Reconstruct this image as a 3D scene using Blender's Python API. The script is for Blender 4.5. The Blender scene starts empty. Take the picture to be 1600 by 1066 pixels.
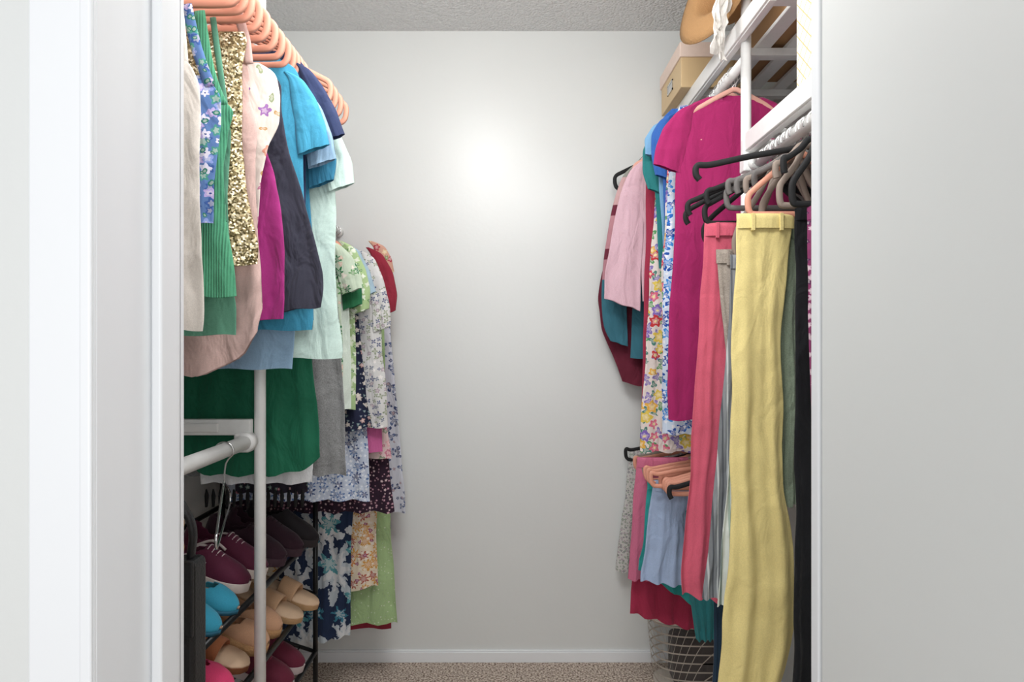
import bpy, bmesh, math, random
from math import sin, cos, pi, sqrt
from mathutils import Vector, Matrix, noise
random.seed(7)
SC = bpy.context.scene
COL = SC.collection
CZ = 1.24
F = 1000.0
def P(d, pts):
    return [((p[0]-800)/F*d, CZ+(533-p[1])/F*d) for p in pts]
def s2l(c):
    return c/12.92 if c <= .04045 else ((c+.055)/1.055)**2.4
def C(h):
    h = h.lstrip('#')
    return tuple(s2l(int(h[i:i+2], 16)/255) for i in (0, 2, 4))+(1,)

# ------------------------------------------------------------ materials
class NT:
    def __init__(s, name):
        s.m = bpy.data.materials.new(name); s.m.use_nodes = True
        s.t = s.m.node_tree; s.t.nodes.clear()
        s.out = s.t.nodes.new('ShaderNodeOutputMaterial')
        s.b = s.t.nodes.new('ShaderNodeBsdfPrincipled')
        s.t.links.new(s.b.outputs[0], s.out.inputs[0])
    def n(s, typ, ins=None, **props):
        nd = s.t.nodes.new(typ)
        for k, v in props.items(): setattr(nd, k, v)
        for k, v in (ins or {}).items(): s.set(nd.inputs[k], v)
        return nd
    def set(s, inp, v):
        if isinstance(v, bpy.types.NodeSocket): s.t.links.new(v, inp)
        else: inp.default_value = v
    def math(s, op, a, b=0.0, c=0.0):
        nd = s.t.nodes.new('ShaderNodeMath'); nd.operation = op
        s.set(nd.inputs[0], a); s.set(nd.inputs[1], b)
        if op in ('MULTIPLY_ADD', 'COMPARE'): s.set(nd.inputs[2], c)
        return nd.outputs[0]
    def mix(s, f, a, b):
        nd = s.t.nodes.new('ShaderNodeMix'); nd.data_type = 'RGBA'
        s.set(nd.inputs[0], f); s.set(nd.inputs[6], a); s.set(nd.inputs[7], b)
        return nd.outputs[2]
    def bsdf(s, **k):
        for kk, v in k.items(): s.set(s.b.inputs[kk.replace('_', ' ')], v)
    def xz(s, off=(0, 0), scale=1.0, warp=0.0, stretch=1.0):
        tc = s.n('ShaderNodeTexCoord').outputs['Object']
        v = tc
        if warp:
            nz = s.n('ShaderNodeTexNoise', {'Vector': tc, 'Scale': 70.0, 'Detail': 3.0})
            w = s.n('ShaderNodeVectorMath', {0: nz.outputs['Color'], 1: (warp, warp, warp)}, operation='MULTIPLY')
            v = s.n('ShaderNodeVectorMath', {0: tc, 1: w.outputs[0]}, operation='ADD').outputs[0]
        sp = s.n('ShaderNodeSeparateXYZ', {0: v})
        x = s.math('MULTIPLY_ADD', sp.outputs[0], scale, off[0]); z = s.math('MULTIPLY_ADD', sp.outputs[2], scale*stretch, off[1])
        return s.n('ShaderNodeCombineXYZ', {0: x, 1: z, 2: 0.0}).outputs[0], x, z
def cloth_bump(t, weave=700., wstr=.12, wr=.5, rib=0):
    tc = t.n('ShaderNodeTexCoord').outputs['Object']
    mp = t.n('ShaderNodeMapping', {'Vector': tc, 'Scale': (1.0, 1.0, .5)})
    n1 = t.n('ShaderNodeTexNoise', {'Vector': mp.outputs[0], 'Scale': 17.0, 'Detail': 3.0, 'Distortion': .7})
    b1 = t.n('ShaderNodeBump', {'Strength': wr, 'Distance': .03, 'Height': n1.outputs[0]})
    n2 = t.n('ShaderNodeTexNoise', {'Vector': tc, 'Scale': weave, 'Detail': 1.0})
    b2 = t.n('ShaderNodeBump', {'Strength': wstr, 'Distance': .002, 'Height': n2.outputs[0], 'Normal': b1.outputs[0]})
    o = b2.outputs[0]
    if rib:
        sp = t.n('ShaderNodeSeparateXYZ', {0: tc})
        s = t.math('SINE', t.math('MULTIPLY', sp.outputs[0], float(rib)))
        o = t.n('ShaderNodeBump', {'Strength': .35, 'Distance': .002, 'Height': s, 'Normal': o}).outputs[0]
    t.set(t.b.inputs['Normal'], o)
MC = {}
def fab(h, rough=.85, rib=0, wr=.5, sheen=.12, var=.07, spec=.22):
    key = ('fab', h, rough, rib, wr)
    if key in MC: return MC[key]
    t = NT('fabric_'+h.strip('#'))
    c = C(h); g = sum(c[:3])/3
    c = tuple(x*.95+g*.05 for x in c[:3])
    tc = t.n('ShaderNodeTexCoord').outputs['Object']
    nz = t.n('ShaderNodeTexNoise', {'Vector': tc, 'Scale': 400.0, 'Detail': 2.0})
    dk = tuple(x*(1-var*3) for x in c)+(1,); lt = tuple(min(1, x*(1+var)) for x in c)+(1,)
    col = t.mix(nz.outputs[0], dk, lt)
    t.bsdf(Base_Color=col, Roughness=rough, Sheen_Weight=sheen, Specular_IOR_Level=spec)
    cloth_bump(t, wr=wr, rib=rib)
    MC[key] = t.m; return t.m
def plain(name, h, rough=.5, metal=0., bump=0, bs=60., spec=.5):
    key = ('pl', name, h)
    if key in MC: return MC[key]
    t = NT(name)
    tc = t.n('ShaderNodeTexCoord').outputs['Object']
    nz = t.n('ShaderNodeTexNoise', {'Vector': tc, 'Scale': bs, 'Detail': 3.0})
    c = C(h)
    col = t.mix(nz.outputs[0], tuple(x*.93 for x in c[:3])+(1,), tuple(min(1, x*1.04) for x in c[:3])+(1,))
    t.bsdf(Base_Color=col, Roughness=rough, Metallic=metal, Specular_IOR_Level=spec)
    if bump:
        b = t.n('ShaderNodeBump', {'Strength': bump, 'Distance': .004, 'Height': nz.outputs[0]})
        t.set(t.b.inputs['Normal'], b.outputs[0])
    MC[key] = t.m; return t.m
def layer(t, base, cols, scale, size, petals, off, dens=1., centre=None, stretch=1., warp=None, rand=.9, lobe=.2):
    warp = .32/scale if warp is None else warp
    v, x, z = t.xz(off, scale, warp, stretch)
    vo = t.n('ShaderNodeTexVoronoi', {'Vector': v, 'Scale': 1.0, 'Randomness': rand}, voronoi_dimensions='2D')
    df = t.n('ShaderNodeVectorMath', {0: v, 1: vo.outputs['Position']}, operation='SUBTRACT').outputs[0]
    sp = t.n('ShaderNodeSeparateXYZ', {0: df})
    r = vo.outputs['Distance']
    rc = t.n('ShaderNodeSeparateColor', {0: vo.outputs['Color']})
    ang = t.math('ARCTAN2', sp.outputs[1], sp.outputs[0])
    aa = t.math('MULTIPLY_ADD', ang, float(petals), t.math('MULTIPLY', rc.outputs[2], 6.28))
    szr = t.math('MULTIPLY_ADD', rc.outputs[2], .5*size, .65*size)
    rad = t.math('MULTIPLY', szr, t.math('MULTIPLY_ADD', t.math('COSINE', aa), lobe, .85))
    m = t.math('LESS_THAN', r, rad)
    if dens < 1: m = t.math('MULTIPLY', m, t.math('LESS_THAN', rc.outputs[1], dens))
    if len(cols) > 1:
        rp = t.n('ShaderNodeValToRGB', {0: rc.outputs[0]})
        rp.color_ramp.interpolation = 'CONSTANT'
        e = rp.color_ramp.elements
        while len(e) < len(cols): e.new(.5)
        for i, c in enumerate(cols):
            e[i].position = i/len(cols)*.85 if i else 0.0
            e[i].color = C(c)
        fc = rp.outputs[0]
    else: fc = C(cols[0])
    o = t.mix(m, base, fc)
    m3 = t.math('MULTIPLY', t.math('LESS_THAN', r, t.math('MULTIPLY', rad, .55)), t.math('MULTIPLY', m, .35))
    o = t.mix(m3, o, C('#f4ece6'))
    if centre:
        m2 = t.math('MULTIPLY', t.math('LESS_THAN', r, size*.2), m)
        o = t.mix(m2, o, C(centre))
    return o
def prnt(key, base, layers, rough=.8, k_=1.45):
    k = ('pr', key)
    if k in MC: return MC[k]
    t = NT('print_'+key)
    o = C(base)
    for i, L in enumerate(layers):
        L = dict(L); L.setdefault('off', (3.3*i+1.7, 7.1*i+.4)); L['scale'] = L['scale']*k_
        o = layer(t, o, **L)
    t.bsdf(Base_Color=o, Roughness=rough, Sheen_Weight=.1, Specular_IOR_Level=.22)
    cloth_bump(t)
    MC[k] = t.m; return t.m
def bands(key, stops, axis=2, rough=.85, rep=0.):
    t = NT('bands_'+key)
    tc = t.n('ShaderNodeTexCoord').outputs['Object']
    sp = t.n('ShaderNodeSeparateXYZ', {0: tc})
    v = sp.outputs[axis]
    if rep: v = t.math('FRACT', t.math('MULTIPLY', v, 1./rep))
    else: v = t.math('ADD', v, 1.0)
    rp = t.n('ShaderNodeValToRGB', {0: v}); rp.color_ramp.interpolation = 'CONSTANT'
    e = rp.color_ramp.elements
    while len(e) < len(stops): e.new(.5)
    for i, (p, c) in enumerate(stops): e[i].position = p; e[i].color = C(c)
    t.bsdf(Base_Color=rp.outputs[0], Roughness=rough, Sheen_Weight=.1, Specular_IOR_Level=.25)
    cloth_bump(t); return t.m
def sequin():
    t = NT('gold_sequins')
    v, x, z = t.xz((0, 0), 330.)
    vo = t.n('ShaderNodeTexVoronoi', {'Vector': v, 'Scale': 1.0}, voronoi_dimensions='2D')
    rc = t.n('ShaderNodeSeparateColor', {0: vo.outputs['Color']})
    rp = t.n('ShaderNodeValToRGB', {0: rc.outputs[0]})
    e = rp.color_ramp.elements
    e[0].color = C('#7a6644'); e[1].color = C('#f4e8cc'); e.new(.45).color = C('#a8936a'); e.new(.75).color = C('#c8b68c')
    nm = t.n('ShaderNodeVectorMath', {0: vo.outputs['Color'], 1: (.5, .5, .5)}, operation='SUBTRACT')
    nm2 = t.n('ShaderNodeVectorMath', {0: nm.outputs[0], 3: 1.0}, operation='SCALE')
    g = t.n('ShaderNodeNewGeometry')
    ad = t.n('ShaderNodeVectorMath', {0: g.outputs['Normal'], 1: nm2.outputs[0]}, operation='ADD')
    nn = t.n('ShaderNodeVectorMath', {0: ad.outputs[0]}, operation='NORMALIZE')
    t.bsdf(Base_Color=rp.outputs[0], Metallic=.4, Roughness=.4, Normal=nn.outputs[0])
    return t.m
def wallmat(name, h, rough=.5, bs=90., bstr=.06, spec=.5, dist=.003):
    t = NT(name)
    tc = t.n('ShaderNodeTexCoord').outputs['Object']
    nz = t.n('ShaderNodeTexNoise', {'Vector': tc, 'Scale': bs, 'Detail': 4.0})
    nb = t.n('ShaderNodeTexNoise', {'Vector': tc, 'Scale': 2.5, 'Detail': 2.0})
    c = C(h)
    col = t.mix(nb.outputs[0], tuple(x*.98 for x in c[:3])+(1,), tuple(min(1, x*1.02) for x in c[:3])+(1,))
    b = t.n('ShaderNodeBump', {'Strength': bstr, 'Distance': dist, 'Height': nz.outputs[0]})
    t.bsdf(Base_Color=col, Roughness=rough, Normal=b.outputs[0], Specular_IOR_Level=spec)
    return t.m
M_wall = wallmat('painted_wall', '#dfe1df', .34, 70., .10, .5)
M_trim = wallmat('white_trim_paint', '#eef0f2', .3, 20., .02)
M_door = wallmat('door_paint', '#e0e2e0', .4, 60., .05)
def popcorn():
    t = NT('popcorn_ceiling')
    tc = t.n('ShaderNodeTexCoord').outputs['Object']
    n1 = t.n('ShaderNodeTexNoise', {'Vector': tc, 'Scale': 130.0, 'Detail': 3.0})
    vo = t.n('ShaderNodeTexVoronoi', {'Vector': tc, 'Scale': 95.0})
    h = t.math('SUBTRACT', n1.outputs[0], vo.outputs[0])
    b = t.n('ShaderNodeBump', {'Strength': .6, 'Distance': .01, 'Height': h})
    col = t.mix(n1.outputs[0], C('#e0e1e1'), C('#fafafa'))
    t.bsdf(Base_Color=col, Roughness=.95, Normal=b.outputs[0]); return t.m
def carpet():
    t = NT('beige_carpet')
    tc = t.n('ShaderNodeTexCoord').outputs['Object']
    n1 = t.n('ShaderNodeTexNoise', {'Vector': tc, 'Scale': 130.0, 'Detail': 3.0, 'Roughness': .7})
    rp = t.n('ShaderNodeValToRGB', {0: n1.outputs[0]})
    e = rp.color_ramp.elements
    e[0].position = .38; e[0].color = C('#6e5c50'); e[1].position = .62; e[1].color = C('#f2e6d8')
    e.new(.48).color = C('#bcaa9c')
    b = t.n('ShaderNodeBump', {'Strength': .8, 'Distance': .008, 'Height': n1.outputs[0]})
    t.bsdf(Base_Color=rp.outputs[0], Roughness=1., Normal=b.outputs[0], Specular_IOR_Level=.1); return t.m
M_white = plain('white_enamel', '#f0f0ee', .35)
M_black = plain('black_velvet', '#141416', .75)
M_blackm = plain('black_metal', '#17181a', .35, .3)
M_chrome = plain('chrome_wire', '#c8c8c8', .2, 1.)
M_gold = plain('gold_metal', '#d8a860', .25, 1.)
M_coral = plain('coral_hanger', '#e39f86', .55)
M_rose = plain('rose_hanger', '#dfa898', .55)
M_grey = plain('grey_hanger', '#6e6a68', .7)
M_taupe = plain('taupe_hanger', '#94857a', .7)

# ------------------------------------------------------------ geometry
def interp(pts, z):
    if z >= pts[0][1]: return pts[0][0]
    for (x0, z0), (x1, z1) in zip(pts, pts[1:]):
        if z >= z1:
            k = (z0-z)/max(1e-6, z0-z1); return x0+(x1-x0)*k
    return pts[-1][0]
def smoo(a, n=2):
    for _ in range(n):
        a = [a[0]]+[(a[i-1]+2*a[i]+a[i+1])/4 for i in range(1, len(a)-1)]+[a[-1]]
    return a
def cloth(d, S, cx=None, L=None, th=.010, fold=.006, nf=4, hem=None, dip=0, nz=60, nu=30, seed=0, crumple=.005, sm=2):
    zt, zb = S[0][1], S[-1][1]
    zs = [zt+(zb-zt)*i/nz for i in range(nz+1)]
    a = smoo([interp(S, z) for z in zs], sm)
    b = smoo([interp(L, z) for z in zs], sm) if L else [2*cx-x for x in a]
    if sum(a) < sum(b): a, b = b, a
    rnd = random.Random(seed+int(d*1000)); ph = rnd.random()*6.28; ph2 = rnd.random()*6.28; dr = rnd.uniform(-1, 1)
    V = []; Fc = []
    ring = [(-cos(pi*k/nu), -1) for k in range(nu+1)]+[(cos(pi*k/nu), 1) for k in range(1, nu)]
    n = len(ring)
    for i, z in enumerate(zs):
        t = i/nz; mid = (a[i]+b[i])/2; hw = max(.004, (a[i]-b[i])/2)
        thh = th*(.4+.6*min(1, t*5))
        A = fold*(.12+.88*t)
        for (u, s) in ring:
            w = .5*sin(nf*pi*u*.9+ph+1.2*t*dr)+.3*sin(nf*1.9*pi*u+ph2-2*t)
            x = mid+hw*u
            w += .7*noise.noise(Vector((x*26+seed*3, z*3.5+x*4*dr, d*11)))
            y = d+s*thh*sqrt(max(0, 1-u*u))+A*w
            rg = 1-2*abs(noise.noise(Vector((x*10+z*6*dr+seed, z*9-x*5*dr, s*.3+d*5))))
            y += crumple*.55*(rg-.4)*min(1, .1+5*t)*(.5+.7*t)
            y += .0014*noise.noise(Vector((x*45, z*30, d*9+seed)))*min(1, crumple/.005)
            x += .5*fold*noise.noise(Vector((z*9, u*1.5, d*9+seed)))
            zz = z
            if hem: zz += hem(u)*t**4
            zz += t**4*fold*.35*sin(nf*pi*u*.9+ph+1.2*dr)
            if dip and abs(u*hw) < .085:
                zz -= (dip if s < 0 else dip*.35)*(1-(u*hw/.085)**2)*max(0, 1-(zt-z)/.16)
            V.append((x, y, zz))
    for i in range(nz):
        for k in range(n):
            k2 = (k+1) % n
            Fc.append((i*n+k, i*n+k2, (i+1)*n+k2, (i+1)*n+k))
    return V, Fc
def sweep(path, ra, rb=None, n=10, closed=False, cap=True, power=1.0, wr=0.):
    m = len(path); V = []; Fc = []
    if not isinstance(ra, (list, tuple)): ra = [ra]*m
    rb = ra if rb is None else (rb if isinstance(rb, (list, tuple)) else [rb]*m)
    pts = [Vector(p) for p in path]
    Y = Vector((0, 1, 0))
    for i, p in enumerate(pts):
        if closed: T = pts[(i+1) % m]-pts[i-1]
        else: T = pts[min(i+1, m-1)]-pts[max(i-1, 0)]
        T.normalize()
        ref = Y if abs(T.dot(Y)) < .9 else Vector((1, 0, 0))
        S = T.cross(ref).normalized(); B = T.cross(S).normalized()
        for k in range(n):
            a = 2*pi*(k+.5)/n; c, s = cos(a), sin(a)
            if power != 1: c = math.copysign(abs(c)**power, c); s = math.copysign(abs(s)**power, s)
            f = 1+wr*noise.noise(Vector((p.x*30, p.z*30, a)))
            V.append(tuple(p+S*ra[i]*c*f+B*rb[i]*s*f))
    R = m if closed else m-1
    for i in range(R):
        j = (i+1) % m
        for k in range(n):
            k2 = (k+1) % n
            Fc.append((i*n+k, i*n+k2, j*n+k2, j*n+k))
    if cap and not closed:
        Fc.append(tuple(range(n-1, -1, -1))); Fc.append(tuple((m-1)*n+k for k in range(n)))
    return V, Fc
def merge(*gs):
    V = []; Fc = []
    for v, f in gs:
        o = len(V); V += list(v); Fc += [tuple(i+o for i in q) for q in f]
    return V, Fc
def box(x0, x1, y0, y1, z0, z1):
    V = [(x, y, z) for x in (x0, x1) for y in (y0, y1) for z in (z0, z1)]
    return V, [(0, 1, 3, 2), (4, 6, 7, 5), (0, 4, 5, 1), (2, 3, 7, 6), (0, 2, 6, 4), (1, 5, 7, 3)]
def crv(pts, n=8, closed=False):
    m = len(pts); out = []
    P_ = [Vector(p) for p in pts]
    for i in range(m if closed else m-1):
        g = (lambda j: P_[j % m]) if closed else (lambda j: P_[max(0, min(m-1, j))])
        p0, p1, p2, p3 = g(i-1), g(i), g(i+1), g(i+2)
        for k in range(n):
            t = k/n
            out.append(.5*((2*p1)+(-p0+p2)*t+(2*p0-5*p1+4*p2-p3)*t*t+(-p0+3*p1-3*p2+p3)*t**3))
    if not closed: out.append(P_[-1])
    return [tuple(p) for p in out]
def mkobj(name, g, mat, loc, smooth=True, sub=0, bevel=0, solid=0):
    me = bpy.data.meshes.new(name)
    me.from_pydata([(v[0]-loc[0], v[1]-loc[1], v[2]-loc[2]) for v in g[0]], [], g[1])
    me.validate(); me.materials.append(mat)
    if smooth:
        for p in me.polygons: p.use_smooth = True
    bm = bmesh.new(); bm.from_mesh(me); bmesh.ops.recalc_face_normals(bm, faces=bm.faces); bm.to_mesh(me); bm.free()
    o = bpy.data.objects.new(name, me); COL.objects.link(o)
    if solid: md = o.modifiers.new('s', 'SOLIDIFY'); md.thickness = solid; md.offset = 0
    if bevel: md = o.modifiers.new('b', 'BEVEL'); md.width = bevel; md.segments = 3; md.limit_method = 'ANGLE'
    if sub: md = o.modifiers.new('u', 'SUBSURF'); md.levels = sub; md.render_levels = sub
    return o
def pt(name, g, mat, label=None, kids=(), **k): return dict(name=name, g=g, mat=mat, label=label, kids=kids, k=k)
def thing(kind, label, cat, loc, parts, group=None, stuff=False):
    if len(parts) == 1 and not parts[0]['kids']:
        p = parts[0]; o = mkobj(kind, p['g'], p['mat'], loc, **p['k']); o.location = loc
    else:
        o = bpy.data.objects.new(kind, None); o.empty_display_size = .05; COL.objects.link(o); o.location = loc
        for p in parts:
            c = mkobj(p['name'], p['g'], p['mat'], loc, **p['k']); c.parent = o
            if p['label']: c['label'] = p['label']
            for q in p['kids']:
                e = mkobj(q['name'], q['g'], q['mat'], loc, **q['k']); e.parent = c
                if q['label']: e['label'] = q['label']
    o['label'] = label; o['category'] = cat
    if group: o['group'] = group
    if stuff: o['kind'] = 'stuff'
    return o
def struct(name, g, mat, bevel=0):
    o = mkobj(name, g, mat, (0, 0, 0), smooth=False, bevel=bevel); o['kind'] = 'structure'; return o

# ------------------------------------------------------------ room shell
XL, XR, YB, ZC = -1.0, .95, 2.477, 2.44
M_pop = popcorn(); M_carp = carpet()
struct('wall_back', box(XL-.1, XR+.1, YB, YB+.1, 0, ZC), M_wall)
struct('wall_left', box(XL-.1, XL, .61, YB, 0, ZC), M_wall)
struct('wall_right', box(XR, XR+.1, .61, YB, 0, ZC), M_wall)
struct('ceiling', box(XL-.1, XR+.1, .61, YB+.1, ZC, ZC+.1), M_pop)
struct('floor', box(-2.5, 2.5, -2.2, YB+.1, -.1, 0), M_carp)
struct('wall_front', merge(box(-2.5, -.405, .61, .75, 0, ZC), box(.405, 2.5, .61, .75, 0, ZC), box(-.405, .405, .61, .75, 2.06, ZC)), M_wall)
struct('trim_1', box(-.405, -.39, .600, .755, 0, 2.06), M_trim, .002)
struct('trim_2', merge(box(-.39, -.378, .690, .728, 0, 2.045)), M_trim, .003)
struct('trim_3', merge(box(-.452, -.3905, .597, .61, 0, 2.1), box(-.402, -.3905, .593, .598, 0, 2.1)), M_trim, .003)
struct('trim_4', box(.352, .405, .735, .755, 0, 2.06), M_trim, .003)
struct('trim_5', merge(box(-.47, -.39, .75, .762, 0, 2.1)), M_trim, .002)
struct('door_1', box(.352, .387, -.02, .728, .01, 2.03), M_door, .002)
struct('baseboard_back', merge(box(XL, XR, YB-.012, YB, 0, .04), box(XL, XR, YB-.008, YB, .04, .046)), M_trim, .002)
struct('baseboard_left', box(XL, XL+.012, .75, YB-.013, 0, .045), M_trim, .002)
struct('baseboard_right', box(XR-.012, XR, .75, YB-.013, 0, .045), M_trim, .002)

# ------------------------------------------------------------ rods, brackets, posts
def rod(x, z, y0, y1, r=.014, label='white enamelled closet rod'):
    thing('closet_rod', label, 'closet rod', (x, y0, z), [
        pt('rod', sweep([(x, y0, z), (x, y1, z)], r, n=20), M_white),
        pt('end_cap', sweep([(x, y1-.03, z), (x, y1, z)], r+.005, n=20), M_white)])
LUX, LUZ = -.69, 2.03
rod(LUX, LUZ, .752, 2.475, label='white closet rod carrying sleeveless tops and t-shirts')
rod(-.63, 1.0, .752, 1.535, r=.0165, label='white lower closet rod with a wire hanger and handbag')
LRX, LRZ = -.67, 1.66
rod(LRX, LRZ, 1.80, 2.475, label='white closet rod carrying floral dresses')
RUX, RUZ = .63, 2.0
rod(RUX, RUZ, 1.74, 2.475, label='white closet rod carrying the magenta tunic and dresses')
RNX, RNZ = .63, 1.70
rod(RNX, RNZ, .752, 1.66, r=.015, label='white closet rod carrying trousers on velvet hangers')
RLX, RLZ = .63, .88
rod(RLX, RLZ, 1.74, 2.475, label='white lower closet rod carrying shorts and skirts')
thing('support_post', 'round white support post beside the shoe rack', 'post', (-.612, 1.555, 0), [
    pt('pole', sweep([(-.612, 1.555, .0), (-.612, 1.555, 2.2)], .0135, n=20), M_white)])
thing('support_post', 'round white support post beside the magenta tunic', 'post', (.63, 1.715, 0), [
    pt('pole', sweep([(.627, 1.715, .0), (.627, 1.715, 2.44)], .0135, n=20), M_white)])
thing('shelf_bracket', 'white metal bracket holding the lower closet rod', 'bracket', (-.8, 1.54, 1.02), [
    pt('arm', merge(box(-1.0, -.626, 1.53, 1.55, 1.014, 1.052), box(-.99, -.70, 1.522, 1.53, 1.022, 1.044)), M_white, smooth=False, bevel=.003),
    pt('rod_cup', merge(box(-.66, -.622, 1.515, 1.55, .975, 1.02)), M_white, smooth=False, bevel=.006)])
def slat_shelf(label, x0, x1, y0, y1, z, ns, fill=.6, bw=.014, bh=.014, step=.16):
    g = []
    w = (x1-x0)/ns
    for i in range(ns):
        g.append(box(x0+i*w, x0+i*w+w*fill, y0, y1, z, z+.012))
    for k in range(int((y1-y0)/step)+1):
        yy = y0+.02+k*step
        if yy+bw < y1: g.append(box(x0, x1, yy, yy+bw, z-bh, z))
    lip = merge(box(x0-.012, x0, y0, y1, z-.032, z+.014), box(x0-.006, x0+.012, y0, y1, z-.036, z-.028))
    return thing('closet_shelf', label, 'shelf', (x0, y0, z), [
        pt('slats', merge(*g), M_white, smooth=False, bevel=.002), pt('front_lip', lip, M_white, smooth=False, bevel=.002)])
slat_shelf('white slatted shelf above the trouser rod', .616, .945, .755, 1.66, 1.765, 6)
slat_shelf('white slatted shelf holding a box and a hat', .61, .95, 1.50, 2.475, 2.075, 4, fill=.5, bw=.035, bh=.022, step=.3)
thing('shelf_bracket', 'white bracket at the end of the trouser rod', 'bracket', (.63, 1.665, 1.73), [
    pt('arm', merge(box(.6, .95, 1.662, 1.68, 1.715, 1.765), box(.6, .64, 1.655, 1.69, 1.68, 1.73)), M_white, smooth=False, bevel=.004)])

# ------------------------------------------------------------ hangers
def hanger(x, z, y, hw=.21, neck=.055, drop=.11, mat=None, label='coral plastic clothes hanger', group=None, rodr=.014, tipr=.018, bar=True, rx=0, thick=.006, tall=.007, hook=None, tilt=0):
    R = .021; wr = .0018
    cz = z+rodr+wr-R+.0005
    hk = []
    for k in range(14):
        a = math.radians(200-k*(215/13.)); hk.append((x+R*cos(a), y, cz+R*sin(a)))
    hk += [(x+.004, y, cz-R*1.25), (x, y, z-neck)]
    gh = sweep(crv(hk, 3), wr, n=8)
    zn = z-neck; zt = z-neck-drop
    x += rx
    half = [(x, y, zn+.006), (x+.02, y, zn-.001), (x+hw*.5, y, zn-drop*.36), (x+hw*.86, y, zn-drop*.72), (x+hw*.985, y, zt+.012), (x+hw, y, zt-tipr*.6), (x+hw*.965, y, zt-tipr*1.7)]
    if bar:
        half += [(x+hw*.86, y, zt-tipr*2.05), (x+hw*.4, y, zt-tipr*2.05)]
        loop = half+[(2*x-p[0], p[1], p[2]) for p in reversed(half[1:])]
        gb = sweep(crv(loop, 5, True), tall, thick/1.2, n=10, closed=True, power=.6)
    else:
        loop = [(2*x-p[0], p[1], p[2]) for p in reversed(half[1:])]+half
        gb = sweep(crv(loop, 5), tall, thick/1.2, n=10, power=.6)
    if tilt:
        c, s = cos(tilt), sin(tilt)
        gb = ([(x+(v[0]-x)*c-(v[1]-y)*s, y+(v[0]-x)*s+(v[1]-y)*c, v[2]) for v in gb[0]], gb[1])
    return thing('clothes_hanger', label, 'hanger', (x, y, z), [pt('hanger_body', gb, mat or M_coral), pt('hook', gh, hook or M_chrome, label='thin metal hook')], group=group)

def shoulders(cx, z0, hw, side, neck=.07):
    return [(cx+side*neck, z0), (cx+side*hw*.55, z0-.03), (cx+side*hw*.92, z0-.075), (cx+side*hw, z0-.13)]
SEED = [0]
def garment(kind, label, cat, d, S, mat, cx, rodz=None, sleeve=None, straps=None, hmat=None, hlabel=None, hw=.205, bodyname='body', group=None, smat=None, drop=.10, L=None, nohang=False, sfold=.005, hgroup='coral hangers on the upper rod', **kw):
    SEED[0] += 1
    parts = [pt(bodyname, cloth(d, S, cx=cx, L=L, seed=SEED[0], **kw), mat)]
    if sleeve:
        side = 1 if cx < 0 else -1
        pw = P(d, [(a[0], a[1]) for a in sleeve])
        hws = [a[2]/F*d for a in sleeve]
        outer = [(p[0]+side*h, p[1]) for p, h in zip(pw, hws)]
        inner = [(p[0]-side*h, p[1]) for p, h in zip(pw, hws)]
        h0 = hws[0]
        top = pw[0][1]+h0*.9
        outer = [(pw[0][0]-side*h0*1.2, top), (pw[0][0]+side*h0*.1, pw[0][1]+h0*.45)]+outer
        inner = [(pw[0][0]-side*h0*1.8, top), (pw[0][0]-side*h0*1.5, pw[0][1]+h0*.45)]+inner
        hl = .35*hws[-1]
        for mir in (0, 1):
            f_ = (lambda q: (2*cx-q[0], q[1])) if mir else (lambda q: q)
            o_ = [f_(q) for q in outer]; i_ = [f_(q) for q in inner]
            sg = side*(-1 if mir else 1)
            g = cloth(d-.002, o_, L=i_, th=.010, fold=sfold*.7, nf=2, nz=34, nu=18, seed=SEED[0]+50, crumple=.005, sm=4, hem=lambda u: hl*u*sg)
            parts.append(pt('sleeve', g, smat or mat))
    if straps:
        pw = P(d, [(a[0], a[1]) for a in straps]); w = straps[0][2]/F*d
        for mir in (0, 1):
            path = [((2*cx-p[0]) if mir else p[0], d-.003*i, p[1]) for i, p in enumerate(pw)]
            parts.append(pt('strap', sweep(crv(path, 5), w, .0025, n=8), smat or mat))
    thing(kind, label, cat, (cx, d, S[0][1]), parts, group=group)
    if not nohang:
        hanger(cx, rodz, d, hw=hw, mat=hmat, label=hlabel or 'coral plastic clothes hanger', group=hgroup, drop=drop)

# ------------------------------------------------------------ prints
FL = dict
pr_bluefloral = prnt('blue_violet_floral', '#5f7fb4', [FL(cols=['#8fa0d8', '#3f5fa0', '#b9a7dc', '#4f9a8c'], scale=42, size=.5, petals=5), FL(cols=['#e0dcee', '#bcaadc'], scale=36, size=.36, petals=5, dens=.6, centre='#3c4e90'), FL(cols=['#2f7f6c'], scale=50, size=.3, petals=2, dens=.4)], k_=1.15)
pr_whitefl = prnt('white_pink_sprig', '#e8ded4', [FL(cols=['#9aa884', '#c8a06c'], scale=26, size=.3, petals=2, dens=.5, lobe=.45), FL(cols=['#c884a0', '#a074b4', '#e09a84'], scale=20, size=.3, petals=5, dens=.55)], k_=1.3)
pr_palm = prnt('green_palm', '#c4d2bc', [FL(cols=['#2f7a4c', '#669a60'], scale=22, size=.5, petals=6, dens=.85, lobe=.35), FL(cols=['#e8e0d0', '#d8bca8'], scale=26, size=.3, petals=3, dens=.5)])
pr_greenw = prnt('green_white', '#a8c08c', [FL(cols=['#dce4d0', '#d0dac0'], scale=26, size=.4, petals=4), FL(cols=['#5f8f54'], scale=30, size=.25, petals=3, dens=.5)])
pr_navy = prnt('navy_ditsy', '#20243c', [FL(cols=['#4f6a72', '#34405a'], scale=48, size=.32, petals=3, dens=.8), FL(cols=['#c8bcb4', '#b08c88', '#d0c6be'], scale=34, size=.36, petals=5, dens=.7)], k_=1.3)
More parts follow.
